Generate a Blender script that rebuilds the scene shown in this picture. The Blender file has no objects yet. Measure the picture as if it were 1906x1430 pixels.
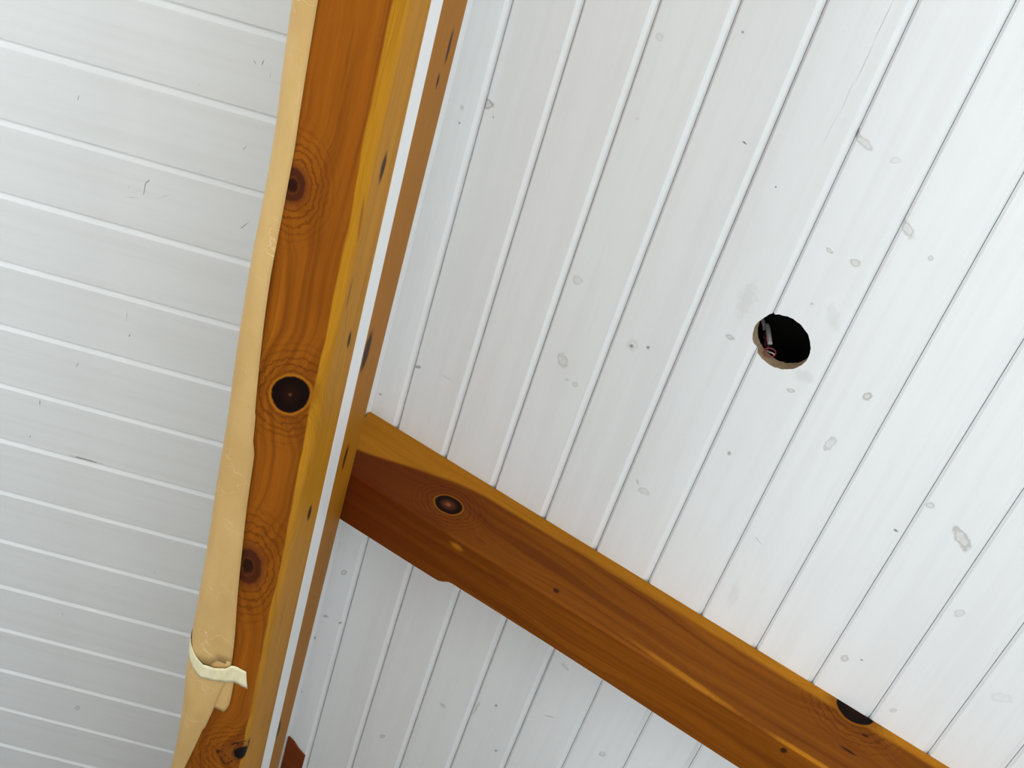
import bpy, bmesh, math, random
from mathutils import Matrix, Vector

random.seed(7)
scene = bpy.context.scene
COL = scene.collection
EYE = 1.55                      # camera height above the floor; the ridge runs along +Y

# ------------------------------------------------------------------ camera
cam_data = bpy.data.cameras.new('camera')
cam_data.sensor_fit = 'HORIZONTAL'
cam_data.sensor_width = 36.0
cam_data.lens = 50.0927
cam_data.clip_start = 0.02
cam = bpy.data.objects.new('camera', cam_data)
COL.objects.link(cam)
cam.matrix_world = Matrix(((0.916876, -0.38648, 0.099857, 0.0),
                           (-0.243962, -0.74055, -0.626153, 0.0),
                           (0.315945, 0.549744, -0.773279, EYE),
                           (0, 0, 0, 1)))
scene.camera = cam

# ------------------------------------------------------------------ world, daylight, exposure
world = bpy.data.worlds.new('world'); scene.world = world
world.use_nodes = True
bg = world.node_tree.nodes['Background']
bg.inputs['Color'].default_value = (0.92, 0.97, 0.98, 1)
bg.inputs['Strength'].default_value = 0.25

def area_light(name, loc, rot, sx, sy, power, color):
    d = bpy.data.lights.new(name, 'AREA'); d.shape = 'RECTANGLE'
    d.size = sx; d.size_y = sy; d.energy = power; d.color = color
    o = bpy.data.objects.new(name, d); COL.objects.link(o)
    o.location = loc; o.rotation_euler = rot
    return o
R90 = math.pi/2
# daylight through glass doors behind the camera and a window on the right; the sun lights a patch of floor
sun_data = bpy.data.lights.new('sun', 'SUN'); sun_data.energy = 15.0; sun_data.angle = 0.02
sun_data.color = (1.0, 0.99, 0.965)
sun = bpy.data.objects.new('sun', sun_data); COL.objects.link(sun)
sun.rotation_euler = Vector((-1.0, 0.1, -0.60)).to_track_quat('-Z', 'Y').to_euler()
area_light('daylight_back', (0.6, -2.45, 1.1), (R90, 0, 0), 4.2, 1.9, 78, (0.92, 0.985, 1.0))
area_light('fill_left', (-4.4, 0.2, 1.2), (0, -R90, 0), 1.6, 3.0, 118, (0.92, 0.985, 1.0))  # added fill to brighten the left slope; no window on that side
area_light('daylight_right', (3.15, -0.4, 0.95), (0, R90, 0), 1.4, 2.0, 78, (0.92, 0.985, 1.0))

scene.view_settings.view_transform = 'Standard'
scene.view_settings.look = 'None'
scene.view_settings.gamma = 1
scene.view_settings.use_curve_mapping = False
scene.view_settings.exposure = 0.0

# ------------------------------------------------------------------ helpers
def tag(o, label=None, cat=None, group=None, kind=None):
    if label: o['label'] = label
    if cat: o['category'] = cat
    if group: o['group'] = group
    if kind: o['kind'] = kind
    return o

def link(name, mesh, mat=None, parent=None):
    o = bpy.data.objects.new(name, mesh); COL.objects.link(o)
    if mat is not None:
        if not mesh.materials: mesh.materials.append(mat)
        o.material_slots[0].link = 'OBJECT'; o.material_slots[0].material = mat
    if parent is not None: o.parent = parent
    return o

def mesh_from(name, verts, faces, smooth=False, uvs=None):
    m = bpy.data.meshes.new(name); m.from_pydata(verts, [], faces)
    if uvs is not None:
        lay = m.uv_layers.new(name='UVMap')
        for p in m.polygons:
            for li in p.loop_indices: lay.data[li].uv = uvs[m.loops[li].vertex_index]
    bm = bmesh.new(); bm.from_mesh(m); bmesh.ops.recalc_face_normals(bm, faces=bm.faces[:]); bm.to_mesh(m); bm.free()
    if smooth:
        for p in m.polygons: p.use_smooth = True
    m.update()
    return m

def boxes_mesh(name, boxes):
    v, f = [], []
    for (x0, y0, z0, x1, y1, z1) in boxes:
        b = len(v)
        v += [(x0,y0,z0),(x1,y0,z0),(x1,y1,z0),(x0,y1,z0),(x0,y0,z1),(x1,y0,z1),(x1,y1,z1),(x0,y1,z1)]
        f += [tuple(b+i for i in q) for q in ((0,3,2,1),(4,5,6,7),(0,1,5,4),(1,2,6,5),(2,3,7,6),(3,0,4,7))]
    return mesh_from(name, v, f)

def tube_mesh(name, pts, r, n=10, closed=False):
    """round tube through pts (smoothed with Catmull-Rom)"""
    P = [Vector(p) for p in pts]; path = []
    N = len(P)
    segs = N if closed else N-1
    for i in range(segs):
        if closed: a, b, c, d = P[(i-1) % N], P[i], P[(i+1) % N], P[(i+2) % N]
        else: a, b, c, d = P[max(i-1,0)], P[i], P[i+1], P[min(i+2,N-1)]
        for k in range(5):
            t = k/5
            path.append(0.5*((2*b)+(c-a)*t+(2*a-5*b+4*c-d)*t*t+(3*b-a-3*c+d)*t**3))
    if not closed: path.append(P[-1])
    v, f = [], []
    M = len(path)
    for i, p in enumerate(path):
        tdir = (path[(i+1) % M]-path[i-1]) if closed else (path[min(i+1,M-1)]-path[max(i-1,0)])
        tdir.normalize()
        s = tdir.cross(Vector((0.3,0.2,1))).normalized(); q = tdir.cross(s)
        for k in range(n):
            a = 2*math.pi*k/n
            v.append(tuple(p+r*(math.cos(a)*s+math.sin(a)*q)))
    for i in range(M if closed else M-1):
        j = (i+1) % M
        for k in range(n):
            f.append((i*n+k, i*n+(k+1)%n, j*n+(k+1)%n, j*n+k))
    if not closed: f += [tuple(range(n)), tuple((M-1)*n+k for k in reversed(range(n)))]
    return mesh_from(name, v, f, True)

# ------------------------------------------------------------------ node helpers
class NT:
    def __init__(self, name):
        self.mat = bpy.data.materials.new(name); self.mat.use_nodes = True
        self.t = self.mat.node_tree; self.bsdf = self.t.nodes['Principled BSDF']
    def n(self, kind, **kw):
        nd = self.t.nodes.new(kind)
        for k, v in kw.items(): setattr(nd, k, v)
        return nd
    def put(self, sock, val):
        if isinstance(val, bpy.types.NodeSocket): self.t.links.new(val, sock)
        else: sock.default_value = val
    def math(self, op, a, b=None, c=None, clamp=False):
        nd = self.n('ShaderNodeMath', operation=op); nd.use_clamp = clamp
        for i, x in enumerate((a, b, c)):
            if x is not None: self.put(nd.inputs[i], x)
        return nd.outputs[0]
    def smooth(self, val, lo, hi, a=0.0, b=1.0):
        nd = self.n('ShaderNodeMapRange', interpolation_type='SMOOTHSTEP')
        self.put(nd.inputs['Value'], val); self.put(nd.inputs['From Min'], lo); self.put(nd.inputs['From Max'], hi)
        self.put(nd.inputs['To Min'], a); self.put(nd.inputs['To Max'], b)
        return nd.outputs[0]
    def mix(self, fac, a, b, blend='MIX'):
        nd = self.n('ShaderNodeMix', data_type='RGBA', blend_type=blend)
        self.put(nd.inputs[0], fac); self.put(nd.inputs[6], a); self.put(nd.inputs[7], b)
        return nd.outputs[2]
    def noise(self, vec, scale, detail=3.0, rough=0.55):
        nd = self.n('ShaderNodeTexNoise'); self.put(nd.inputs['Vector'], vec)
        nd.inputs['Scale'].default_value = scale; nd.inputs['Detail'].default_value = detail
        nd.inputs['Roughness'].default_value = rough
        return nd.outputs['Fac']
    def mapping(self, vec, loc=(0,0,0), rot=0.0, scale=(1,1,1), kind='POINT'):
        nd = self.n('ShaderNodeMapping', vector_type=kind); self.put(nd.inputs['Vector'], vec)
        nd.inputs['Location'].default_value = loc; nd.inputs['Rotation'].default_value = (0,0,rot)
        nd.inputs['Scale'].default_value = scale
        return nd.outputs[0]
    def length(self, vec):
        nd = self.n('ShaderNodeVectorMath', operation='LENGTH'); self.put(nd.inputs[0], vec)
        return nd.outputs['Value']
    def vadd(self, a, b):
        nd = self.n('ShaderNodeVectorMath', operation='ADD'); self.put(nd.inputs[0], a); self.put(nd.inputs[1], b)
        return nd.outputs[0]
    def comb(self, x, y, z=0.0):
        nd = self.n('ShaderNodeCombineXYZ')
        for i, q in enumerate((x, y, z)): self.put(nd.inputs[i], q)
        return nd.outputs[0]
    def sep(self, v):
        nd = self.n('ShaderNodeSeparateXYZ'); self.put(nd.inputs[0], v)
        return nd.outputs
    def bump(self, h, dist, strength=1.0):
        nd = self.n('ShaderNodeBump'); self.put(nd.inputs['Height'], h)
        nd.inputs['Distance'].default_value = dist; nd.inputs['Strength'].default_value = strength
        self.t.links.new(nd.outputs[0], self.bsdf.inputs['Normal'])

def rgb(r, g, b):
    f = lambda c: c/12.92 if c <= 0.04045 else ((c+0.055)/1.055)**2.4
    return (f(r/255), f(g/255), f(b/255), 1)

def plain(name, col, rough=0.5, noise=0.0, scale=30):
    m = NT(name); m.bsdf.inputs['Roughness'].default_value = rough
    co = m.n('ShaderNodeTexCoord').outputs['Object']
    if noise:
        f = m.noise(co, scale, 4)
        d = tuple(c*(1-noise) for c in col[:3])+(1,)
        m.put(m.bsdf.inputs['Base Color'], m.mix(f, d, col))
    else: m.bsdf.inputs['Base Color'].default_value = col
    return m.mat

def paint_white(name, knots, along):
    """white painted pine board; along = 0 grain on local X, 1 grain on local Y; knots = (x, y, angle, a, b, strength, kind)"""
    m = NT(name)
    co = m.n('ShaderNodeTexCoord').outputs['Object']
    rnd = m.n('ShaderNodeObjectInfo').outputs['Random']
    off = m.math('MULTIPLY', rnd, 37.0)
    wco = m.vadd(co, m.comb(off, off, off))
    st = (0.9, 22, 22) if along == 0 else (22, 0.9, 22)
    streak = m.noise(m.mapping(wco, scale=st), 1.6, 4, 0.6)
    blotch = m.noise(m.mapping(wco, scale=(1, 1, 1) if along == 0 else (1.6, .7, 1)), 4.0, 3, 0.5)
    col = m.mix(m.smooth(streak, .40, .66), (0.80, 0.81, 0.812, 1), (0.775, 0.780, 0.778, 1))
    col = m.mix(m.smooth(blotch, .5, .72, 0, .4), col, (0.76, 0.763, 0.76, 1))
    wob = m.noise(co, 90, 2, .5)
    for (x, y, ang, a, b, s, kind) in knots:
        p = m.mapping(co, loc=(x, y, 0), rot=math.radians(ang), scale=(a*1.05, b*1.05, 1.0), kind='TEXTURE')
        q = m.sep(p)
        L = m.length(m.comb(q[0], q[1], 0.0))
        L = m.math('ADD', L, m.smooth(wob, .25, .75, -.22, .22) if kind != 'c' else 0.0)
        if kind == 'r':
            ring = m.math('MULTIPLY', m.smooth(L, .35, .8), m.smooth(L, .85, 1.3, .85, 0))
            core = m.smooth(L, .1, 1.1, .45, 0)
            f = m.math('MULTIPLY', m.math('MAXIMUM', ring, core), s)
            c = (0.25, 0.21, 0.16, 1)
        elif kind == 'c':
            f = m.math('MULTIPLY', m.smooth(L, .6, 1.3, 1, 0), s); c = (.2, .19, .18, 1)
        else:
            f = m.math('MULTIPLY', m.smooth(L, .35, 1.15, 1, 0), s)
            c = (0.10, 0.085, 0.07, 1) if s >= .5 else (.30, .28, .25, 1)
        col = m.mix(f, col, c)
    m.put(m.bsdf.inputs['Base Color'], col)
    m.bsdf.inputs['Roughness'].default_value = 0.42
    m.bsdf.inputs['Specular IOR Level'].default_value = 0.4
    fine = m.noise(m.mapping(wco, scale=(6, 60, 60) if along == 0 else (60, 6, 60)), 3.0, 3)
    m.bump(m.math('ADD', m.math('MULTIPLY', fine, .6), streak), 0.0008, .14)
    return m.mat

def stained_pine(name, knots, pal, sap=None, gfreq=46.0):
    """oiled pine; UV = (metres along the grain, metres round the section). knots = (u, v, angle, a, b, kind)"""
    m = NT(name)
    uv = m.n('ShaderNodeUVMap').outputs[0]
    s = m.sep(uv); U, V = s[0], s[1]
    low = m.noise(m.mapping(uv, scale=(1.5, 7, 1)), 1.0, 2, .5)
    F = m.math('ADD', V, m.math('MULTIPLY', m.math('SUBTRACT', low, .5), .10))
    lens = []
    wob = m.math('MULTIPLY', m.math('SUBTRACT', m.noise(uv, 45, 3, .6), .5), .5)
    for (u, v, ang, a, b, kind) in knots:
        p = m.mapping(uv, loc=(u, v, 0), rot=math.radians(ang), scale=(a, b, 1.0), kind='TEXTURE')
        q = m.sep(p); L = m.length(m.comb(q[0], q[1], 0.0))
        lens.append(L)
        if kind in ('dark', 'red', 'bark', 'eye'):
            # grain lines swing round the knot and close into rings beside it
            w = m.smooth(L, .9, 4.2, 1, 0)
            side = m.math('MULTIPLY', m.math('MULTIPLY', w, w), 1.5*b)
            F = m.math('ADD', F, side)
            near = m.smooth(L, 1.0, 2.8, .85, 0)
            F = m.math('ADD', F, m.math('MULTIPLY', near, m.math('MULTIPLY', L, -.5*b)))
    gv = m.comb(m.math('MULTIPLY', F, gfreq), m.math('MULTIPLY', U, .9), 0.0)
    g1 = m.noise(gv, 1.0, 4, .6)
    fine = m.noise(m.comb(m.math('MULTIPLY', F, 420.0), m.math('MULTIPLY', U, 7.0), 0.0), 1.0, 2, .6)
    lines = m.noise(m.comb(m.math('MULTIPLY', F, gfreq*2.6), m.math('MULTIPLY', U, 1.3), 3.0), 1.0, 1, .4)
    cd, cm, cl, cs = pal
    col = m.mix(m.smooth(g1, .30, .60, .30, 1), cd, cm)
    col = m.mix(m.smooth(g1, .56, .80, 0, .8), col, cl)
    col = m.mix(m.smooth(lines, .60, .72, 0, .40), col, cd)
    col = m.mix(m.smooth(fine, .55, .8, 0, .22), col, cd)
    strk = m.noise(m.comb(m.math('MULTIPLY', F, 130.0), m.math('MULTIPLY', U, 3.2), 7.0), 1.0, 3, .6)
    col = m.mix(m.smooth(strk, .60, .74, 0, .38), col, tuple(c*.75 for c in cd[:3])+(1,))
    big = m.noise(m.mapping(uv, scale=(1.1, 4, 1)), 2.2, 3)
    col = m.mix(m.smooth(big, .45, .75, 0, .35), col, cd)
    for (kn, L0) in zip(knots, lens):        # growth rings packed round each knot
        if kn[5] in ('dark', 'red', 'bark', 'eye'):
            ph = m.math('ADD', m.math('MULTIPLY', L0, 17.0), m.math('MULTIPLY', wob, 22.0))
            ring = m.smooth(m.math('SINE', ph), .2, .95)
            k = m.math('MULTIPLY', ring, m.math('MULTIPLY', m.smooth(L0, 1.0, 1.25), m.smooth(L0, 1.3, 3.6, .7, 0)))
            col = m.mix(k, col, tuple(c*.8 for c in cd[:3])+(1,))
    if sap is not None:
        edge = m.math('ADD', V, m.math('MULTIPLY', m.math('SUBTRACT', m.noise(m.mapping(uv, scale=(5, 1, 1)), 1.0, 2), .5), .016))
        edge = m.math('SUBTRACT', edge, m.math('MULTIPLY', U, sap['slope']))
        top = edge
        if 'taper' in sap:
            tp = m.smooth(U, sap['taper'][0], sap['taper'][1], 1, 0)
            top = m.math('SUBTRACT', edge, m.math('MULTIPLY', m.math('MULTIPLY', tp, tp), sap['taper'][2]))
        k = m.math('MULTIPLY', m.smooth(edge, sap['lo'], sap['lo']+sap['soft0']), m.smooth(top, sap['hi'], sap['hi']+sap['soft1'], 1, sap.get('rest', 0.0)))
        sg = m.mix(m.smooth(m.math('ADD', m.math('MULTIPLY', g1, .5), m.math('MULTIPLY', fine, .5)), .4, .66), cs, tuple(c*.72 for c in cs[:3])+(1,))
        col = m.mix(k, col, sg)
        if 'deep' in sap:   # a redder heart zone
            d = sap['deep']
            k2 = m.math('MULTIPLY', m.smooth(U, d[0], d[1], 1, 0), d[2])
            k2 = m.math('MULTIPLY', k2, m.math('SUBTRACT', 1.0, k))
            col = m.mix(k2, col, d[3])
    for (kn, L0) in zip(knots, lens):
        kind = kn[5]; L = m.math('ADD', L0, wob)
        if kind in ('dark', 'eye'):
            halo = m.smooth(L0, 1.0, 1.7, .5, 0)
            col = m.mix(halo, col, tuple(c*.6 for c in cm[:3])+(1,))
            Lc = m.math('ADD', L0, m.math('MULTIPLY', wob, .3))
            rim = m.math('MULTIPLY', m.smooth(Lc, .97, 1.03), m.smooth(Lc, 1.07, 1.16, .75, 0))
            col = m.mix(rim, col, cl)
            col = m.mix(m.smooth(Lc, .93, 1.01, 1, 0), col, (.007, .003, .002, 1))
            if kind == 'eye':
                col = m.mix(m.smooth(Lc, .35, .72, .75, 0), col, (.10, .022, .007, 1))
                col = m.mix(m.smooth(L, .08, .30, .8, 0), col, (.30, .10, .04, 1))
            else:
                col = m.mix(m.smooth(L0, .0, .8, .55, 0), col, (.030, .007, .004, 1))
                col = m.mix(m.smooth(L0, .03, .13, .7, 0), col, (.16, .05, .02, 1))
        elif kind == 'red':
            Lr = m.math('ADD', L0, m.math('MULTIPLY', wob, .6))
            col = m.mix(m.smooth(Lr, .75, 1.35, .75, 0), col, (.13, .032, .008, 1))
            col = m.mix(m.math('MULTIPLY', m.smooth(Lr, .35, .5), m.smooth(Lr, .72, .88, .8, 0)), col, (.045, .010, .005, 1))
            col = m.mix(m.smooth(Lr, .25, .5, .9, 0), col, (.012, .004, .003, 1))
        elif kind == 'bark':
            gap = m.smooth(m.noise(uv, 38, 2, .5), .42, .58)
            Lb = m.math('ADD', L0, m.math('MULTIPLY', wob, .8))
            col = m.mix(m.smooth(Lb, .6, 1.2, .35, 0), col, (.17, .05, .012, 1))
            col = m.mix(m.math('MULTIPLY', gap, m.math('MULTIPLY', m.smooth(Lb, .70, .86), m.smooth(Lb, .92, 1.08, .95, 0))), col, (.022, .006, .005, 1))
            p2 = m.mapping(uv, loc=(kn[0]+.004, kn[1]+kn[4]*.42, 0), rot=math.radians(25), scale=(kn[3]*.56, kn[4]*.46, 1.0), kind='TEXTURE')
            q = m.sep(p2); L2 = m.math('ADD', m.length(m.comb(q[0], q[1], 0.0)), m.math('MULTIPLY', wob, 1.1))
            col = m.mix(m.smooth(L2, 1.0, 1.25, .6, 0), col, (.07, .018, .012, 1))
            col = m.mix(m.smooth(L2, .85, 1.02, 1, 0), col, (.005, .004, .003, 1))
            col = m.mix(m.math('MULTIPLY', m.smooth(m.noise(uv, 110, 3), .56, .62), m.smooth(L0, .75, 1.05, .75, 0)), col, (.018, .005, .004, 1))
        elif kind == 'crack':
            col = m.mix(m.smooth(L, .5, 1.1, .95, 0), col, (.03, .010, .004, 1))
        elif kind == 'faint':
            col = m.mix(m.smooth(L, .4, 1.3, .5, 0), col, (.12, .024, .006, 1))
        elif kind == 'light':
            col = m.mix(m.smooth(L, .3, 1.3, .75, 0), col, cs)
    m.put(m.bsdf.inputs['Base Color'], col)
    m.bsdf.inputs['Roughness'].default_value = 0.5
    m.bsdf.inputs['Specular IOR Level'].default_value = 0.06
    m.bump(m.math('ADD', g1, m.math('MULTIPLY', fine, .5)), 0.0012, .25)
    return m.mat
KNOTS_RIGHT=[
 (0,-0.9917,1.3087,143.0,0.0123,0.0082,0.75,'r'),
 (-1,-1.041,1.341,-92.0,0.0067,0.0047,0.35,'s'),
 (0,-0.9728,1.3274,-86.8,0.0022,0.0017,0.7,'s'),
 (-1,-1.0383,1.3745,142.0,0.0032,0.0021,0.7,'s'),
 (-1,-1.0747,1.655,-170.4,0.0057,0.0029,0.3,'s'),
 (2,-0.7072,1.5623,152.8,0.0101,0.0086,0.3,'r'),
 (0,-0.9892,1.9722,150.0,0.01,0.0048,0.6,'s'),
 (0,-0.9163,1.9558,178.4,0.0147,0.0031,0.2,'s'),
 (-1,-1.0598,2.1009,153.3,0.0041,0.0031,0.6,'s'),
 (2,-0.6815,1.754,-113.4,0.0143,0.0106,0.4,'r'),
 (2,-0.659,1.7921,134.2,0.0047,0.003,0.4,'s'),
 (2,-0.6383,1.7917,148.6,0.0061,0.0046,0.4,'r'),
 (2,-0.712,1.032,-146.5,0.0073,0.0062,0.25,'r'),
 (2,-0.7019,1.1909,143.2,0.0054,0.0039,0.2,'s'),
 (3,-0.5766,0.958,143.5,0.0034,0.0029,0.7,'s'),
 (3,-0.5024,1.1365,-166.3,0.0056,0.0023,0.8,'s'),
 (4,-0.4216,1.1841,107.8,0.0019,0.0017,0.8,'s'),
 (5,-0.3351,1.0302,90.5,0.0095,0.004,0.75,'s'),
 (5,-0.3162,1.037,-163.3,0.0177,0.0066,0.4,'r'),
 (5,-0.2564,1.0408,148.4,0.008,0.0056,0.25,'r'),
 (6,-0.1883,1.1416,-140.6,0.0166,0.0076,0.45,'r'),
 (6,-0.2039,1.1228,-94.4,0.0137,0.0044,0.35,'s'),
 (5,-0.29,1.2461,-165.4,0.0065,0.0037,0.55,'r'),
 (5,-0.2409,1.2436,162.3,0.0093,0.0062,0.5,'r'),
 (6,-0.1316,1.1693,113.9,0.0047,0.0042,0.5,'r'),
 (5,-0.2775,1.3578,135.9,0.0041,0.0031,0.45,'s'),
 (4,-0.3873,1.5056,172.3,0.0082,0.0048,0.6,'r'),
 (5,-0.2421,1.5437,155.4,0.0072,0.0041,0.6,'r'),
 (6,-0.1146,1.4731,129.3,0.0083,0.0064,0.6,'r'),
 (6,-0.1336,1.6062,98.6,0.0173,0.0069,0.4,'r'),
 (5,-0.2957,1.7466,111.9,0.0057,0.0044,0.5,'s'),
 (8,0.0773,1.6169,129.1,0.0071,0.0057,0.5,'r'),
 (8,0.1558,1.6473,-139.6,0.0243,0.0109,0.55,'r'),
 (7,0.0495,1.7068,-179.2,0.0049,0.0028,0.8,'s'),
 (9,0.2265,1.8028,122.0,0.0097,0.007,0.35,'r'),
 (8,0.0936,2.0564,102.5,0.0087,0.0064,0.5,'r'),
 (8,0.1233,2.0357,-179.0,0.0031,0.0029,0.65,'s'),
 (9,0.2279,2.1097,128.6,0.0071,0.0039,0.4,'r'),
 (10,0.3766,1.9312,146.4,0.0199,0.0106,0.15,'r'),
 (6,-0.1698,1.9017,-154.2,0.0141,0.0017,0.4,'s'),
 (3,-0.5586,1.6364,108.5,0.006,0.0047,0.7,'s'),
 (3,-0.5569,1.634,120.4,0.0128,0.0099,0.2,'r'),
 (3,-0.5263,1.6199,121.6,0.0047,0.0041,0.65,'s'),
 (4,-0.4399,1.9334,-126.5,0.0073,0.003,0.45,'s'),
 (4,-0.4199,1.9459,159.4,0.0117,0.0071,0.3,'r'),
 (-1,-1.0367,2.6939,122.7,0.0101,0.0058,0.6,'r'),
 (-1,-1.0561,2.8812,140.2,0.0112,0.0053,0.5,'s'),
 (-1,-1.0111,2.8719,119.3,0.0061,0.004,0.6,'s'),
 (-1,-1.0726,2.984,102.9,0.0075,0.0048,0.65,'s'),
 (1,-0.805,3.177,122.5,0.0098,0.0049,0.65,'r'),
 (2,-0.6754,2.9189,-159.9,0.0109,0.0068,0.4,'s'),
 (3,-0.5456,2.8022,103.6,0.0053,0.0042,0.65,'s'),
 (4,-0.4132,2.7241,152.9,0.013,0.0027,0.45,'s'),
 (3,-0.5025,2.9532,112.1,0.0055,0.0033,0.65,'s'),
 (4,-0.4251,2.5411,-151.3,0.0102,0.0047,0.4,'r'),
 (-1,-1.0691,3.2179,125.0,0.0069,0.0034,0.4,'s'),
 (5,-0.2593,2.7325,115.5,0.0096,0.0058,0.45,'r'),
 (3,-0.5897,2.8516,94.8,0.0301,0.0041,0.35,'s'),
 (4,-0.3697,0.8383,91.2,0.036,0.0008,0.4,'c'),
 (4,-0.3695,0.9151,90.6,0.0375,0.0008,0.4,'c'),
 (4,-0.3727,0.9785,-91.2,0.0314,0.0007,0.35,'c'),
 (4,-0.3758,1.04,91.7,0.0316,0.0006,0.25,'c'),
 (6,-0.1601,2.0687,-94.4,0.0393,0.0133,0.12,'s'),
 (5,-0.2341,1.3607,-120.4,0.0313,0.0141,0.12,'s'),
 (4,-0.3867,1.4173,-92.4,0.046,0.0179,0.15,'s'),
 (5,-0.2341,1.5022,166.3,0.0238,0.0141,0.15,'s'),
]
KNOTS_LEFT=[
 (2,-0.6634,1.7452,93.6,0.0191,0.0012,0.8,'s'),
 (2,-0.6583,1.7246,124.5,0.0082,0.0012,0.75,'s'),
 (2,-0.6885,1.7753,167.2,0.0162,0.0013,0.35,'s'),
 (2,-0.6217,1.7504,146.1,0.0226,0.0018,0.15,'s'),
 (2,-0.4468,1.7664,122.8,0.0164,0.0014,0.55,'s'),
 (1,-0.4708,1.5815,115.7,0.0078,0.0012,0.5,'s'),
 (0,-0.476,1.3851,-122.4,0.0063,0.0013,0.5,'s'),
 (0,-0.4603,1.3825,100.0,0.0071,0.0013,0.65,'s'),
 (0,-0.4422,1.4052,-93.3,0.007,0.001,0.4,'s'),
 (1,-0.8132,1.5735,99.9,0.0077,0.0012,0.6,'s'),
 (4,-0.6747,2.092,-90.4,0.017,0.0012,0.45,'s'),
 (4,-0.6643,2.1467,101.1,0.0049,0.0015,0.6,'s'),
 (5,-0.7775,2.2745,111.7,0.0086,0.0017,0.5,'s'),
 (6,-0.8605,2.4232,-90.3,0.0121,0.0017,0.65,'s'),
 (6,-0.8799,2.544,102.3,0.0057,0.0015,0.5,'s'),
 (12,-0.7075,3.5718,103.4,0.0094,0.006,0.45,'r'),
 (8,-0.5377,2.9136,-114.9,0.0053,0.002,0.3,'s'),
 (6,-0.7401,2.5714,179.7,0.0388,0.0026,0.75,'s'),
 (10,-0.7704,3.1751,-108.2,0.0076,0.0035,0.2,'s'),
 (0,-0.5776,1.4687,-122.5,0.0032,0.0018,0.25,'s'),
 (2,-0.6962,1.7506,94.4,0.0055,0.0011,0.3,'s'),
]

# ------------------------------------------------------------------ roof geometry (metres, local frame of each slope:
# x = down/up the slope, y = along the ridge, z = out of the room; z = 0 is the face of the boards)
TILT = math.radians(11.84997)
D_RIGHT, D_LEFT = 2.207037, 2.46647
NR = Vector((math.sin(TILT), 0, math.cos(TILT))); NL = Vector((-math.sin(TILT), 0, math.cos(TILT)))
H0, PITCH = -0.99981, 0.133          # first groove right of the beam and the board pitch, right slope
L0, LPITCH = 1.31354, 0.18061        # grooves of the left slope along the ridge
Y0, Y1 = -2.45, 6.40                 # gable walls
THICK = 0.026
WHITE = paint_white('white_paint', [], 1)
WHITE_X = paint_white('white_paint_boards', [], 0)
CAVITY = plain('shade_black_deck', (.010, .008, .007, 1), .9, .4, 20)  # near-black colour imitates the unlit cavity behind the hole and gaps
RAW = plain('raw_sawn_pine', rgb(176, 150, 116), .8, .45, 90)

# room shell -----------------------------------------------------------
floor = link('floor', boxes_mesh('floor', [(-4.6, Y0-.1, -.1, 3.35, Y1+.1, 0)]), plain('floor_concrete', (.52, .53, .54, 1), .7, .1, 3))
tag(floor, kind='structure')
WALLM = plain('wall_boards', (.26, .25, .235, 1), .6)
def roof_z(x): return EYE + (D_RIGHT-NR.x*x)/NR.z if x > -.632 else EYE + (D_LEFT-NL.x*x)/NL.z
def gable(y0, y1, opening):
    x0, x1 = -4.55, 3.3
    ax, bx, az, bz = opening
    out = []
    def prism(xa, xb, za, zb=None):
        n = len(out)
        ra, rb = (roof_z(xa)+.03, roof_z(xb)+.03) if zb is None else (zb, zb)
        out.append(((xa, xb), (za, za), (ra, rb)))
    prism(x0, ax, 0); prism(bx, x1, 0)
    if az > 0: prism(ax, bx, 0, az)
    if ax < -.632 < bx: prism(ax, -.633, bz); prism(-.631, bx, bz)
    else: prism(ax, bx, bz)
    v, f = [], []
    for (xs, zs, rs) in out:
        b = len(v)
        v += [(xs[0], y0, zs[0]), (xs[1], y0, zs[1]), (xs[1], y0, rs[1]), (xs[0], y0, rs[0]),
              (xs[0], y1, zs[0]), (xs[1], y1, zs[1]), (xs[1], y1, rs[1]), (xs[0], y1, rs[0])]
        f += [tuple(b+i for i in q) for q in ((0,1,2,3),(7,6,5,4),(0,4,5,1),(1,5,6,2),(2,6,7,3),(3,7,4,0))]
    return mesh_from('gable', v, f)
tag(link('wall_back', gable(Y0-.1, Y0, (-2.3, 2.6, 0.02, 2.35)), WALLM), kind='structure')
tag(link('wall_front', gable(Y1, Y1+.1, (-.9, .1, 2.04, 2.05)), WALLM), kind='structure')
zr = roof_z(3.25)
tag(link('wall_right', boxes_mesh('wall_right', [(3.25, Y0, 0, 3.35, -1.0, zr), (3.25, 2.6, 0, 3.35, Y1, zr), (3.25, -1.0, 0, 3.35, 2.6, .25), (3.25, -1.0, 2.4, 3.35, 2.6, zr)]), WALLM), kind='structure')
zl = roof_z(-4.5)
tag(link('wall_left', boxes_mesh('wall_left', [(-4.6, Y0, 0, -4.5, Y1, zl)]), WALLM), kind='structure')

def slope_root(name, tilt, dist, n, xr, label):
    """the roof deck above the boards: a shallow tray whose rim rests on the boards; parent of the boards"""
    xa, xb = xr
    t, hi = .02, .16
    bx = [(xa, Y0, hi, xb, Y1, hi+t), (xa, Y0, THICK+.001, xa+t, Y1, hi), (xb-t, Y0, THICK+.001, xb, Y1, hi),
          (xa, Y0, THICK+.001, xb, Y0+t, hi), (xa, Y1-t, THICK+.001, xb, Y1, hi)]  # unseen rim boards added to keep outside light from the board gaps
    o = link(name, boxes_mesh('roof_deck', bx), CAVITY)
    o.location = (n.x*dist, 0, n.z*dist+EYE)
    o.rotation_euler = (0, tilt, 0)
    tag(o, label, None, None, 'structure')
    return o
xR0 = -1.1085; xR1 = 2.86
ceil_r = slope_root('ceiling', TILT, D_RIGHT, NR, (xR0, xR1), 'white sloping ceiling of narrow boards running along the beam')
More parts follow.
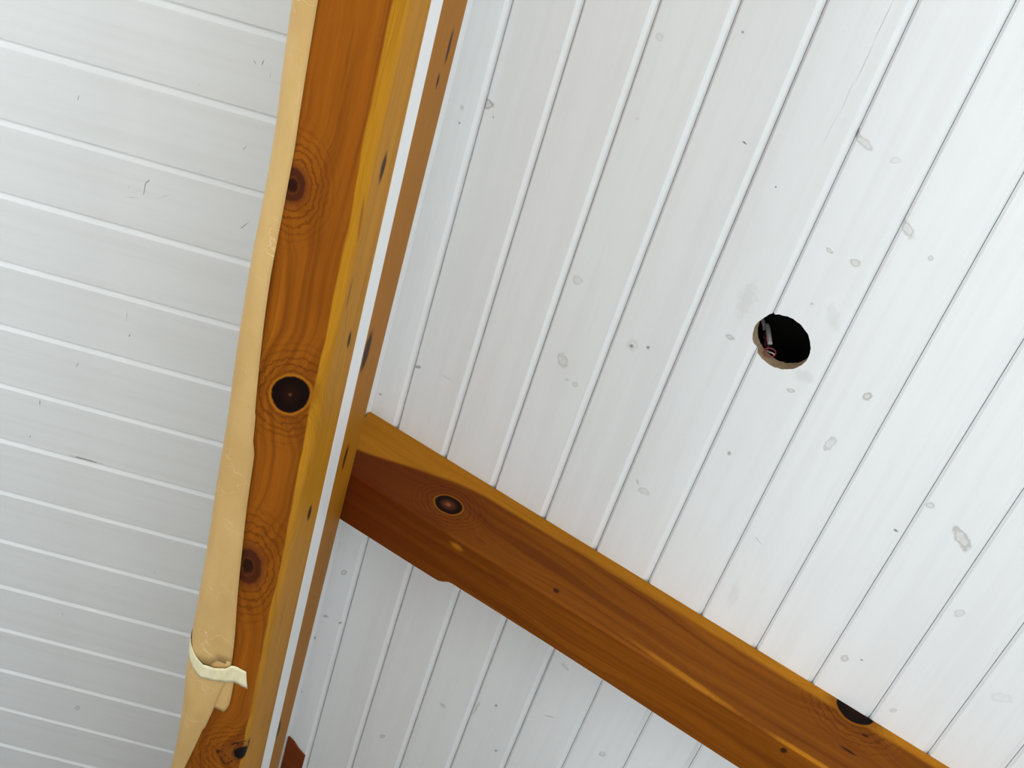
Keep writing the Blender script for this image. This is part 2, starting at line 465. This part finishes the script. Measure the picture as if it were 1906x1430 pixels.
# on the left slope the local x of the ridge (world X = -0.632)
xL1 = -0.632*math.cos(TILT) + ((D_LEFT+NL.x*0.632*-1*-1)*0)   # ridge position measured below
xL1 = (Vector((-0.632, 0, roof_z(-0.6321)-EYE))).dot(Vector((math.cos(TILT), 0, math.sin(TILT))))
xR0 = (Vector((-0.632, 0, roof_z(-0.632)-EYE))).dot(Vector((math.cos(TILT), 0, -math.sin(TILT))))
xL0 = xL1-3.93
ceil_l = slope_root('ceiling', -TILT, D_LEFT, NL, (xL0, xL1), 'white sloping ceiling of wider boards running square to the beam')

# right slope boards ----------------------------------------------------
def board_profile(w, near, far, deep, gap=.0006):
    """(across, z) of a board from 0 to w: bevels 'near' at 0 and 'far' at w"""
    return [(gap, THICK), (gap, deep), (near, 0.0004), (near+.001, 0), (w-far-.001, 0), (w-far, .0004), (w-gap, deep), (w-gap, THICK)]
def board_mesh(name, prof, a, b, axis, nseg=1):
    v, f = [], []
    n = len(prof)
    for k in range(nseg+1):
        t = a+(b-a)*k/nseg
        for (p, z) in prof: v.append((p, t, z) if axis == 1 else (t, p, z))
    for k in range(nseg):
        for i in range(n):
            j = (i+1) % n
            f.append((k*n+i, k*n+j, (k+1)*n+j, (k+1)*n+i))
    f += [tuple(range(n)), tuple(nseg*n+i for i in reversed(range(n)))]
    return mesh_from(name, v, f)

KN_R = {}
for (i, h, y, ang, a, b, s, kd) in KNOTS_RIGHT: KN_R.setdefault(i, []).append((h-(H0+PITCH*i), y, ang, a, b, s, kd))
KN_L = {}
for (i, h, y, ang, a, b, s, kd) in KNOTS_LEFT: KN_L.setdefault(i, []).append((h, y-(L0+LPITCH*i), ang, a, b, s, kd))

right_mesh = board_mesh('plank', board_profile(PITCH, .0060, .0112, .0092, .0005), Y0+.002, Y1-.002, 1)
HOLE = (-0.297, 1.4605, 0.056)
rng = random.Random(3)
i = 0
k_first = -1
w0 = H0 - (xR0+.010)
first_mesh = board_mesh('plank', board_profile(w0, .0016, .0112, .0092, .0005), Y0+.002, Y1-.002, 1)
n_right = int((xR1-H0)/PITCH)
hole_planks = []
for i in range(-1, n_right):
    mat = paint_white('white_paint_knotty', KN_R[i], 1) if i in KN_R else WHITE
    if i == -1:
        kn = [(k[0]-PITCH+w0,)+tuple(k[1:]) for k in KN_R[-1]]
        o = link('plank', first_mesh, paint_white('white_paint_knotty', kn, 1), ceil_r)
        o.location = (xR0+.010, 0, 0)
        continue
    me = right_mesh
    if i in (4, 5): me = right_mesh.copy()
    o = link('plank', me, mat, ceil_r)
    o.location = (H0+PITCH*i, 0, 0)
    if i in (4, 5): hole_planks.append((o, me))

# the round hole sawn for a downlight: cut out of two boards ------------------------
for (o, me) in hole_planks:
    cx_, cy_, r_ = HOLE[0]-o.location.x, HOLE[1], HOLE[2]
    n = 72
    cv, cf = [], []
    jit = random.Random(11)
    for z in (-.05, .09):
        jit.seed(11)
        for k in range(n):
            rr = r_*(1+jit.uniform(-.012, .012))
            cv.append((cx_+rr*math.cos(2*math.pi*k/n), cy_+rr*math.sin(2*math.pi*k/n), z))
    cf = [tuple(reversed(range(n))), tuple(range(n, 2*n))]+[(k, (k+1) % n, n+(k+1) % n, n+k) for k in range(n)]
    cm_ = mesh_from('saw', cv, cf); cm_.materials.append(RAW)
    co_ = bpy.data.objects.new('saw', cm_); COL.objects.link(co_)
    me.materials.append(RAW)
    cm_.materials.clear(); cm_.materials.append(None); cm_.materials.append(RAW)
    for p in cm_.polygons: p.material_index = 1
    tmp = bpy.data.objects.new('tmp', me); COL.objects.link(tmp)
    md = tmp.modifiers.new('cut', 'BOOLEAN'); md.operation = 'DIFFERENCE'; md.solver = 'EXACT'; md.object = co_
    bpy.context.view_layer.update()
    new = bpy.data.meshes.new_from_object(tmp.evaluated_get(bpy.context.evaluated_depsgraph_get()))
    wmat = o.material_slots[0].material
    o.data = new
    while len(new.materials) < 2: new.materials.append(RAW)
    new.materials[0] = wmat; new.materials[1] = RAW
    for p in new.polygons:      # wall of the hole shows raw wood
        c = p.center
        p.material_index = 1 if abs(p.normal.z) < .3 and (c.x-cx_)**2+(c.y-cy_)**2 < (r_*1.05)**2 else 0
    for s_ in range(len(o.material_slots)):
        o.material_slots[s_].link = 'DATA'
    bpy.data.objects.remove(tmp); bpy.data.objects.remove(co_)

# left slope boards ----------------------------------------------------
left_mesh = board_mesh('plank', board_profile(LPITCH, .0130, .0035, .0100, .0006), xL0+.01, xL1-.012, 0)
j0 = int((Y0-L0)/LPITCH); j1 = int((Y1-L0)/LPITCH)
for j in range(j0, j1):
    mat = paint_white('white_paint_cracked', KN_L[j], 0) if j in KN_L else WHITE_X
    o = link('plank', left_mesh, mat, ceil_l)
    o.location = (0, L0+LPITCH*j, rng.uniform(-.0006, .0006))

# ------------------------------------------------------------------ main beam
XS, ZB, XL, RR, ZS = -0.5525, 1.815, -0.712, 0.04, 2.17
FLAT = (XS-RR)-XL; ARC = RR*math.pi/2
def sect(v):
    """perimeter distance from the lower left edge -> X, Z (Z above the eye)"""
    if v < FLAT: return (XL+v, ZB)
    v -= FLAT
    if v < ARC:
        a = v/RR
        return (XS-RR+RR*math.sin(a), ZB+RR-RR*math.cos(a))
    return (XS, ZB+RR+v-ARC)
def loft(name, vs, ys, extra=()):
    prof = [(sect(v), v) for v in vs]
    verts, uv, faces = [], [], []
    ring = [((x, z), v) for ((x, z), v) in prof]+list(extra)
    n = len(ring)
    for y in ys:
        for ((x, z), v) in ring: verts.append((x, y, z+EYE)); uv.append((y, v))
    for k in range(len(ys)-1):
        for i in range(n):
            j = (i+1) % n
            faces.append((k*n+i, k*n+j, (k+1)*n+j, (k+1)*n+i))
    faces += [tuple(range(n)), tuple((len(ys)-1)*n+i for i in reversed(range(n)))]
    return mesh_from(name, verts, faces, False, uv)
VTOP = FLAT+ARC+ZS-ZB-RR
vs = [.026, .06, FLAT]+[FLAT+ARC*k/7 for k in range(1, 8)]+[.25, .33, .42, VTOP-.004]
extra = [((XS-.004, ZS), VTOP), ((XL, ZS), VTOP+.16), ((XL, ZB+.026), -.018), ((XL+.002, ZB+.016), -.008), ((XL+.008, ZB+.008), .004), ((XL+.016, ZB+.002), .015)]
BEAM_PAL = (rgb(108, 54, 11), rgb(149, 83, 17), rgb(166, 102, 25), rgb(187, 128, 30))
beam_wood = stained_pine('oiled_pine_beam', [
    (1.2692, .0443, 0, .040, .026, 'red'), (1.6884, .1076, -21, .047, .0335, 'dark'),
    (2.1585, .0921, 0, .062, .034, 'red'), (2.7713, .1437, -40, .050, .038, 'bark'),
    (1.2253, .2217, 3, .034, .013, 'crack'), (1.6084, .2507, 10, .026, .009, 'crack'), (2.0599, .248, 10, .030, .011, 'crack'),
    (1.10, .4473, 0, .040, .009, 'crack'), (1.1562, .4276, 8, .02, .007, 'crack'), (1.7325, .3870, 0, .062, .022, 'crack'),
    (2.0417, .4163, 0, .045, .010, 'crack'), (2.9676, .3892, 20, .07, .026, 'crack'), (1.30, .17, 5, .05, .004, 'faint'), (1.4643, .19, 2, .04, .006, 'faint'),
    ], BEAM_PAL, dict(slope=.0105, lo=.1300, soft0=.004, hi=.26, soft1=.05, rest=.55))  # sapwood fades above the strip, imitating weaker light under the frieze
beam = link('ridge_beam', loft('ridge_beam', vs, [Y0+.002, 0, 1.0, 2.0, 3.0, 4.0, Y1-.002], extra), beam_wood)
tag(beam, 'long knotty honey-brown timber beam along the ridge, half wrapped in paper', 'beam')
# the white strip let into its right side
strip_v = []
for (y, x) in ((Y0+.01, 0), (Y1-.01, 0)):
    b0 = .2555+.0236*y; b1 = b0+.059+.0025*y
    z0, z1 = ZB+RR+b0-FLAT-ARC, ZB+RR+b1-FLAT-ARC
    strip_v += [(XS-.006, y, z0+EYE), (XS+.0015, y, z0+EYE), (XS+.0015, y, z1+EYE), (XS-.006, y, z1+EYE)]
st = link('cover_strip', mesh_from('cover_strip', strip_v, [(0,1,2,3), (7,6,5,4), (0,4,5,1), (1,5,6,2), (2,6,7,3), (3,7,4,0)]),
          plain('white_gloss_strip', (.86, .87, .88, 1), .35), beam)
st['label'] = 'flat white strip'

# white frieze between the beam and the boards ---------------------------------
def ext(name, prof, y0, y1):
    n = len(prof)
    v = [(x, y0, z+EYE) for (x, z) in prof]+[(x, y1, z+EYE) for (x, z) in prof]
    f = [tuple(range(n)), tuple(n+i for i in reversed(range(n)))]+[(i, (i+1) % n, n+(i+1) % n, n+i) for i in range(n)]
    return mesh_from(name, v, f)
zc = lambda x: roof_z(x)-EYE
trim = link('trim_1', ext('trim_1', [(-.661, ZS+.0005), (-.6035, ZS+.0005), (-.6035, zc(-.6035)-.012), (-.6005, zc(-.6005)-.004), (-.5965, zc(-.5965)-.0005),
        (-.612, zc(-.612)-.0005), (-.632, zc(-.632)-.004), (-.661, zc(-.661)-.001)], Y0+.002, Y1-.002), WHITE)
tag(trim, 'narrow white trim between the ridge beam and the ceiling boards', None, None, 'structure')

# ------------------------------------------------------------------ rafter crossing the right slope
RY = 2.16389; RD = .19
def rafter_mesh():
    hs = [-1.03, -.98, -.9, -.80, -.735, -.722, -.712, -.70, -.69, -.6, -.45, -.3, -.15, 0, .2, .5, 1.0, 2.0, 2.82]
    w = {-.735: .1515, -.722: .1505, -.712: .1455, -.70: .1365, -.69: .1345}
    verts, uv, faces = [], [], []
    rr = random.Random(5)
    for q, h in enumerate(hs):
        d = RD+.002-.0075*(min(max(h, -1), .3)+1) if h > -1.02 else RD+.002
        wd = w.get(h, .152 if h < -.73 else .1375+.004*math.sin(h*5.1+1.0))
        hh = -1.0762 if q == 0 else h
        # left end is cut plumb against the frieze
        def hx(z): return (-1.0762+.21*(-z)) if q == 0 else h
        pts = [(0, -.0006, 0.0), (0, -d*.5, .5*RD), (0, -d+.005, RD-.004), (.005, -d, RD+.003), (wd*.5, -d, RD+wd*.5), (wd-.005, -d, RD+wd-.005), (wd, -d+.006, RD+wd+.004), (wd, -.0006, RD+wd+d)]
        for (y, z, v) in pts:
            verts.append((hx(z), RY+y, z)); uv.append((hx(z), v))
    n = 8
    for k in range(len(hs)-1):
        for i in range(n):
            j = (i+1) % n
            faces.append((k*n+i, k*n+j, (k+1)*n+j, (k+1)*n+i))
    faces += [tuple(range(n)), tuple((len(hs)-1)*n+i for i in reversed(range(n)))]
    return mesh_from('rafter', verts, faces, False, uv)
RAFT_PAL = (rgb(92, 43, 8), rgb(128, 70, 13), rgb(146, 86, 18), rgb(176, 112, 24))
raft_wood = stained_pine('oiled_pine_rafter', [
    (-.7789, .1192, -7, .032, .0265, 'eye'), (-.4754, .1675, 30, .008, .0075, 'crack'), (-.5915, .2281, 0, .03, .010, 'faint'),
    (.1658, -.004, 0, .044, .041, 'dark'), (.0808, .2093, 110, .010, .008, 'crack'), (.2053, .05, 0, .009, .004, 'crack'),
    (-.7068, .2107, 0, .018, .009, 'light'), (-.16, .182, 3, .125, .008, 'light'), (.13, .19, 0, .10, .007, 'light'), (.1889, .115, 0, .022, .004, 'crack'), (-.6711, .160, 4, .014, .007, 'faint'),
    ], RAFT_PAL, dict(slope=-.012, lo=-.2, soft0=.01, hi=.022, soft1=.014, taper=(-1.06, -.62, .085), deep=(-1.05, -.45, .8, rgb(88, 30, 6))), 40.0)
raft = link('rafter', rafter_mesh(), raft_wood)
raft.location = ceil_r.location; raft.rotation_euler = ceil_r.rotation_euler
tag(raft, 'knotty orange-brown rafter crossing the right slope from the ridge beam', 'beam')

# end of the next timber, seen through a cut in the first board, far along the beam
def block_mesh():
    x0, x1 = -1.0735, -1.0095
    top = -.0008
    v, uv, f = [], [], []
    ys = [(3.428, x0), (3.434, x0+.018), (3.452, x0+.04), (3.462, x1)]
    ring0 = []
    for (y, x) in ys: ring0.append((x, y))
    out = ring0+[(x1, 3.66), (x0, 3.66)]
    n = len(out)
    for z in (top, -.006):
        for (x, y) in out: v.append((x, y, z)); uv.append((x, y))
    f = [tuple(range(n)), tuple(n+i for i in reversed(range(n)))]+[(i, (i+1) % n, n+(i+1) % n, n+i) for i in range(n)]
    return mesh_from('timber_plate', v, f, False, uv)
blk = link('timber_plate', block_mesh(), stained_pine('oiled_pine_plate', [], (rgb(104, 44, 12), rgb(124, 58, 18), rgb(136, 68, 22), rgb(150, 84, 28)), None, 60))
blk.location = ceil_r.location; blk.rotation_euler = ceil_r.rotation_euler
tag(blk, 'small dark reddish-brown timber piece in the far corner beside the ridge beam', 'timber')

# ------------------------------------------------------------------ kraft paper round the left half of the beam
def paper_mat():
    m = NT('kraft_paper')
    co = m.n('ShaderNodeTexCoord').outputs['Object']
    f = m.noise(m.mapping(co, scale=(6, 3, 6)), 1.5, 4)
    fib = m.noise(m.mapping(co, scale=(60, 200, 60)), 2.0, 3)
    col = m.mix(m.smooth(f, .35, .7), rgb(209, 171, 110), rgb(197, 158, 97))
    col = m.mix(m.smooth(fib, .5, .8, 0, .25), col, rgb(186, 146, 96))
    # pale crease marks
    w = m.n('ShaderNodeTexVoronoi', feature='DISTANCE_TO_EDGE'); w.inputs['Scale'].default_value = 1.0
    dist = m.noise(co, 18, 3)
    m.put(w.inputs['Vector'], m.vadd(m.mapping(co, scale=(9, 14, 9)), m.comb(m.math('MULTIPLY', dist, 2.2), m.math('MULTIPLY', dist, 1.7), 0.0)))
    cre = m.math('MULTIPLY', m.smooth(w.outputs['Distance'], .0, .022, 1, 0), m.smooth(m.noise(co, 9, 3), .50, .62))
    col = m.mix(m.math('MULTIPLY', cre, .7), col, rgb(238, 208, 158))
    m.put(m.bsdf.inputs['Base Color'], col)
    m.bsdf.inputs['Roughness'].default_value = .55
    m.bump(m.math('ADD', m.math('MULTIPLY', f, 1.0), m.math('MULTIPLY', cre, .1)), .004, .5)
    return m.mat
PAPER = paper_mat()
def lerp_table(t, x):
    if x <= t[0][0]: return t[0][1]
    for (a, b) in zip(t, t[1:]):
        if x <= b[0]: return a[1]+(b[1]-a[1])*(x-a[0])/(b[0]-a[0])
    return t[-1][1]
LEFT_LIFT = [(.5, .018), (.95, .016), (1.19, .0085), (1.44, .0115), (1.72, .0105), (2.05, .0060), (2.4, .0075), (2.9, .004), (3.4, .003)]
def wrap_point(p, off, rc=.03, offx=None):
    """p = distance along the paper from the corner (positive across the bottom, negative up the left side); off = lift from the wood"""
    q = rc*math.pi/4
    x0, z0 = XL-(off if offx is None else offx), ZB-off
    if p > q: return (x0+rc+(p-q), z0)
    if p < -q: return (x0, z0+rc+(-p-q))
    a = (p+q)/(2*q)*math.pi/2
    return (x0+rc-rc*math.cos(a), z0+rc-rc*math.sin(a))
def sheet(name, y0, y1, ny, p_of, nx, lift, parent, skew=lambda p: 0.0):
    v, f = [], []
    for k in range(ny+1):
        y = y0+(y1-y0)*k/ny
        pa, pb = p_of(y)
        for i in range(nx+1):
            s = i/nx
            p = pa+(pb-pa)*s
            x, z = wrap_point(p, lift(y, s, p), .03, (lerp_table(LEFT_LIFT, y)+.001*math.sin(y*13)+lift(y, s, p)*.15) if p < .06 else None)
            v.append((x, y+skew(p)*(k/ny), z+EYE))
    for k in range(ny):
        for i in range(nx):
            a = k*(nx+1)+i
            f.append((a, a+1, a+nx+2, a+nx+1))
    m = bpy.data.meshes.new(name); m.from_pydata(v, [], f)
    for pl in m.polygons: pl.use_smooth = True
    o = link(name, m, PAPER, parent)
    sd = o.modifiers.new('thickness', 'SOLIDIFY'); sd.thickness = .0006; sd.offset = 0
    return o
PC = .03*(1-math.pi/4)      # corner radius shortens the path; v on the wood = p + PC
edge = [(-.5, .056), (.943, .0503), (1.163, .0462), (1.414, .0443), (1.688, .059), (2.007, .0722), (2.25, .087), (2.4, .0985), (2.50, .103)]
paper = bpy.data.objects.new('kraft_paper', None); COL.objects.link(paper)
paper.location = (0, 0, 0)
tag(paper, 'brown kraft paper wrapped over the left half of the ridge beam', 'paper')
def lift_main(y, s, p):
    b = .0028+.0014*math.sin(y*3.1+s*2)+.0010*math.sin(y*9.7+s*5)+.0004*math.sin(y*23)
    b += .006*math.exp(-((y-2.06)/.11)**2-((s-.86)/.10)**2) + .004*math.exp(-((y-1.55)/.2)**2-((s-.9)/.08)**2)
    if y > 2.22:   # puffed out where the tape gathers it
        t = (y-2.22)/.25
        b += .0045*t*math.exp(-((s-.80)/.13)**2) - .002*t*math.exp(-((s-.66)/.08)**2)
    return max(b, .0012)
sheet('sheet', -1.2, 2.485, 120, lambda y: (-.26, sum(lerp_table(edge, y+d) for d in (-.14, -.07, 0, .07, .14))/5-PC), 34, lift_main, paper,
      lambda p: (.012 if p < .055 else -.014) if p > 0 else -.03)
sheet('under_layer', 2.40, 3.6, 30, lambda y: (-.26, lerp_table([(2.4, .03), (2.75, .026), (2.85, .004), (3.6, -.03)], y)), 18, lambda y, s, p: .0012+.0006*math.sin(y*8), paper)
tail = [(2.46, .099), (2.522, .097), (2.62, .082), (2.75, .062), (2.889, .0400), (3.1, .012), (3.3, -.012)]
tail_l = [(2.46, -.06), (2.56, -.03), (2.63, 0.0), (2.66, .018), (2.70, .019), (2.76, .014), (2.84, .004), (2.92, -.01), (3.0, -.03), (3.3, -.08)]
def lift_tail(y, s, p):
    t = min(max((y-2.48)/.25, 0), 1)
    return .003+.006*t*math.sin(math.pi*s)*1.0+.0015*math.sin(7*y+5*s)*t
sheet('torn_tail', 2.46, 3.3, 60, lambda y: (lerp_table(tail_l, y)-PC, lerp_table(tail, y)-PC), 16, lift_tail, paper)
flap = [(2.47, .112), (2.56, .1135), (2.605, .1125), (2.632, .104)]
sheet('flap', 2.47, 2.632, 14, lambda y: (.04, lerp_table(flap, y)-PC), 8, lambda y, s, p: .0015+.0008*s, paper)

# masking tape ---------------------------------------------------------
def tape():
    m = NT('masking_tape')
    co = m.n('ShaderNodeTexCoord').outputs['Object']
    f = m.noise(m.mapping(co, scale=(120, 30, 30)), 1.0, 3)
    m.put(m.bsdf.inputs['Base Color'], m.mix(m.smooth(f, .35, .7), rgb(236, 226, 186), rgb(224, 213, 170)))
    m.bsdf.inputs['Roughness'].default_value = .6
    m.bump(f, .0008, .4)
    up = [(-.20, 2.30), (-.03, 2.415), (0, 2.4486), (.025, 2.478), (.0486, 2.4966), (.075, 2.490), (.0973, 2.4793), (.1082, 2.4666), (.123, 2.466), (.141, 2.4705)]
    lo = [(-.20, 2.35), (-.03, 2.455), (0, 2.4856), (.022, 2.518), (.048, 2.5437), (.075, 2.533), (.1031, 2.5221), (.115, 2.519), (.132, 2.520), (.1514, 2.523)]
    offs = [.009, .009, .009, .009, .010, .0105, .009, .004, .0016, .0010]
    v, f_ = [], []
    K = 36; W = 5
    for k in range(K+1):
        t = k/K*(len(up)-1); i = min(int(t), len(up)-2); fr = t-i
        mixp = lambda A: tuple(A[i][c]+(A[i+1][c]-A[i][c])*fr for c in (0, 1))
        a, b = mixp(up), mixp(lo); of = offs[i]+(offs[i+1]-offs[i])*fr
        for w in range(W+1):
            s = w/W
            p = a[0]+(b[0]-a[0])*s; y = a[1]+(b[1]-a[1])*s
            x, z = wrap_point(p-PC, of+.0006*math.sin(6*s+k), .03, max(of, lerp_table(LEFT_LIFT, y)+.002))
            v.append((x, y, z+EYE))
    for k in range(K):
        for w in range(W):
            q = k*(W+1)+w
            f_.append((q, q+1, q+W+2, q+W+1))
    me = bpy.data.meshes.new('masking_tape'); me.from_pydata(v, [], f_)
    for pl in me.polygons: pl.use_smooth = True
    o = link('masking_tape', me, m.mat)
    sd = o.modifiers.new('thickness', 'SOLIDIFY'); sd.thickness = .0004; sd.offset = 0
    tag(o, 'strip of pale yellow masking tape holding the kraft paper to the beam', 'tape')
tape()

# ------------------------------------------------------------------ cable ends inside the sawn hole
cable = bpy.data.objects.new('electrical_cable', None); COL.objects.link(cable)
cable.location = ceil_r.location; cable.rotation_euler = ceil_r.rotation_euler
tag(cable, 'white sheathed cable with red wires hanging inside the round ceiling hole', 'cable')
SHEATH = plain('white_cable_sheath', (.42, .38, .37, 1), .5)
RED = plain('red_wire', (.22, .02, .025, 1), .4)
DARKW = plain('dark_wire', (.05, .02, .02, 1), .4)
link('sheath', tube_mesh('sheath', [(-.43, 1.512, .13), (-.3796, 1.4984, .11), (-.3599, 1.4965, .09), (-.3452, 1.503, .075)], .0042), SHEATH, cable)
link('sheath', tube_mesh('sheath', [(-.3470, 1.4970, .082), (-.3414, 1.4979, .075), (-.3318, 1.5007, .06), (-.3209, 1.5065, .045)], .0052, 12), SHEATH, cable)
link('wire', tube_mesh('wire', [(-.3461, 1.5008, .075), (-.3399, 1.4995, .07), (-.3419, 1.5088, .07), (-.3379, 1.5113, .06), (-.3342, 1.5062, .06), (-.3303, 1.5141, .05), (-.3209, 1.5156, .04)], .0016, 8), RED, cable)
link('wire', tube_mesh('wire', [(-.3229, 1.5074, .05), (-.3218, 1.512, .04), (-.3190, 1.507, .03), (-.316, 1.503, .016)], .0026, 8), DARKW, cable)
lp = []
for k in range(10):
    a = 2*math.pi*k/10
    lp.append((-.3091+.0105*math.cos(a), 1.4964+.0115*math.sin(a), .006+.005*math.sin(a+1)))
link('wire', tube_mesh('wire', lp, .0012, 8, True), RED, cable)
lp = [(-.316, 1.503, .016), (-.311, 1.499, .010), (-.305, 1.495, .006), (-.300, 1.497, .008)]
link('wire', tube_mesh('wire', lp, .0014, 8), SHEATH, cable)
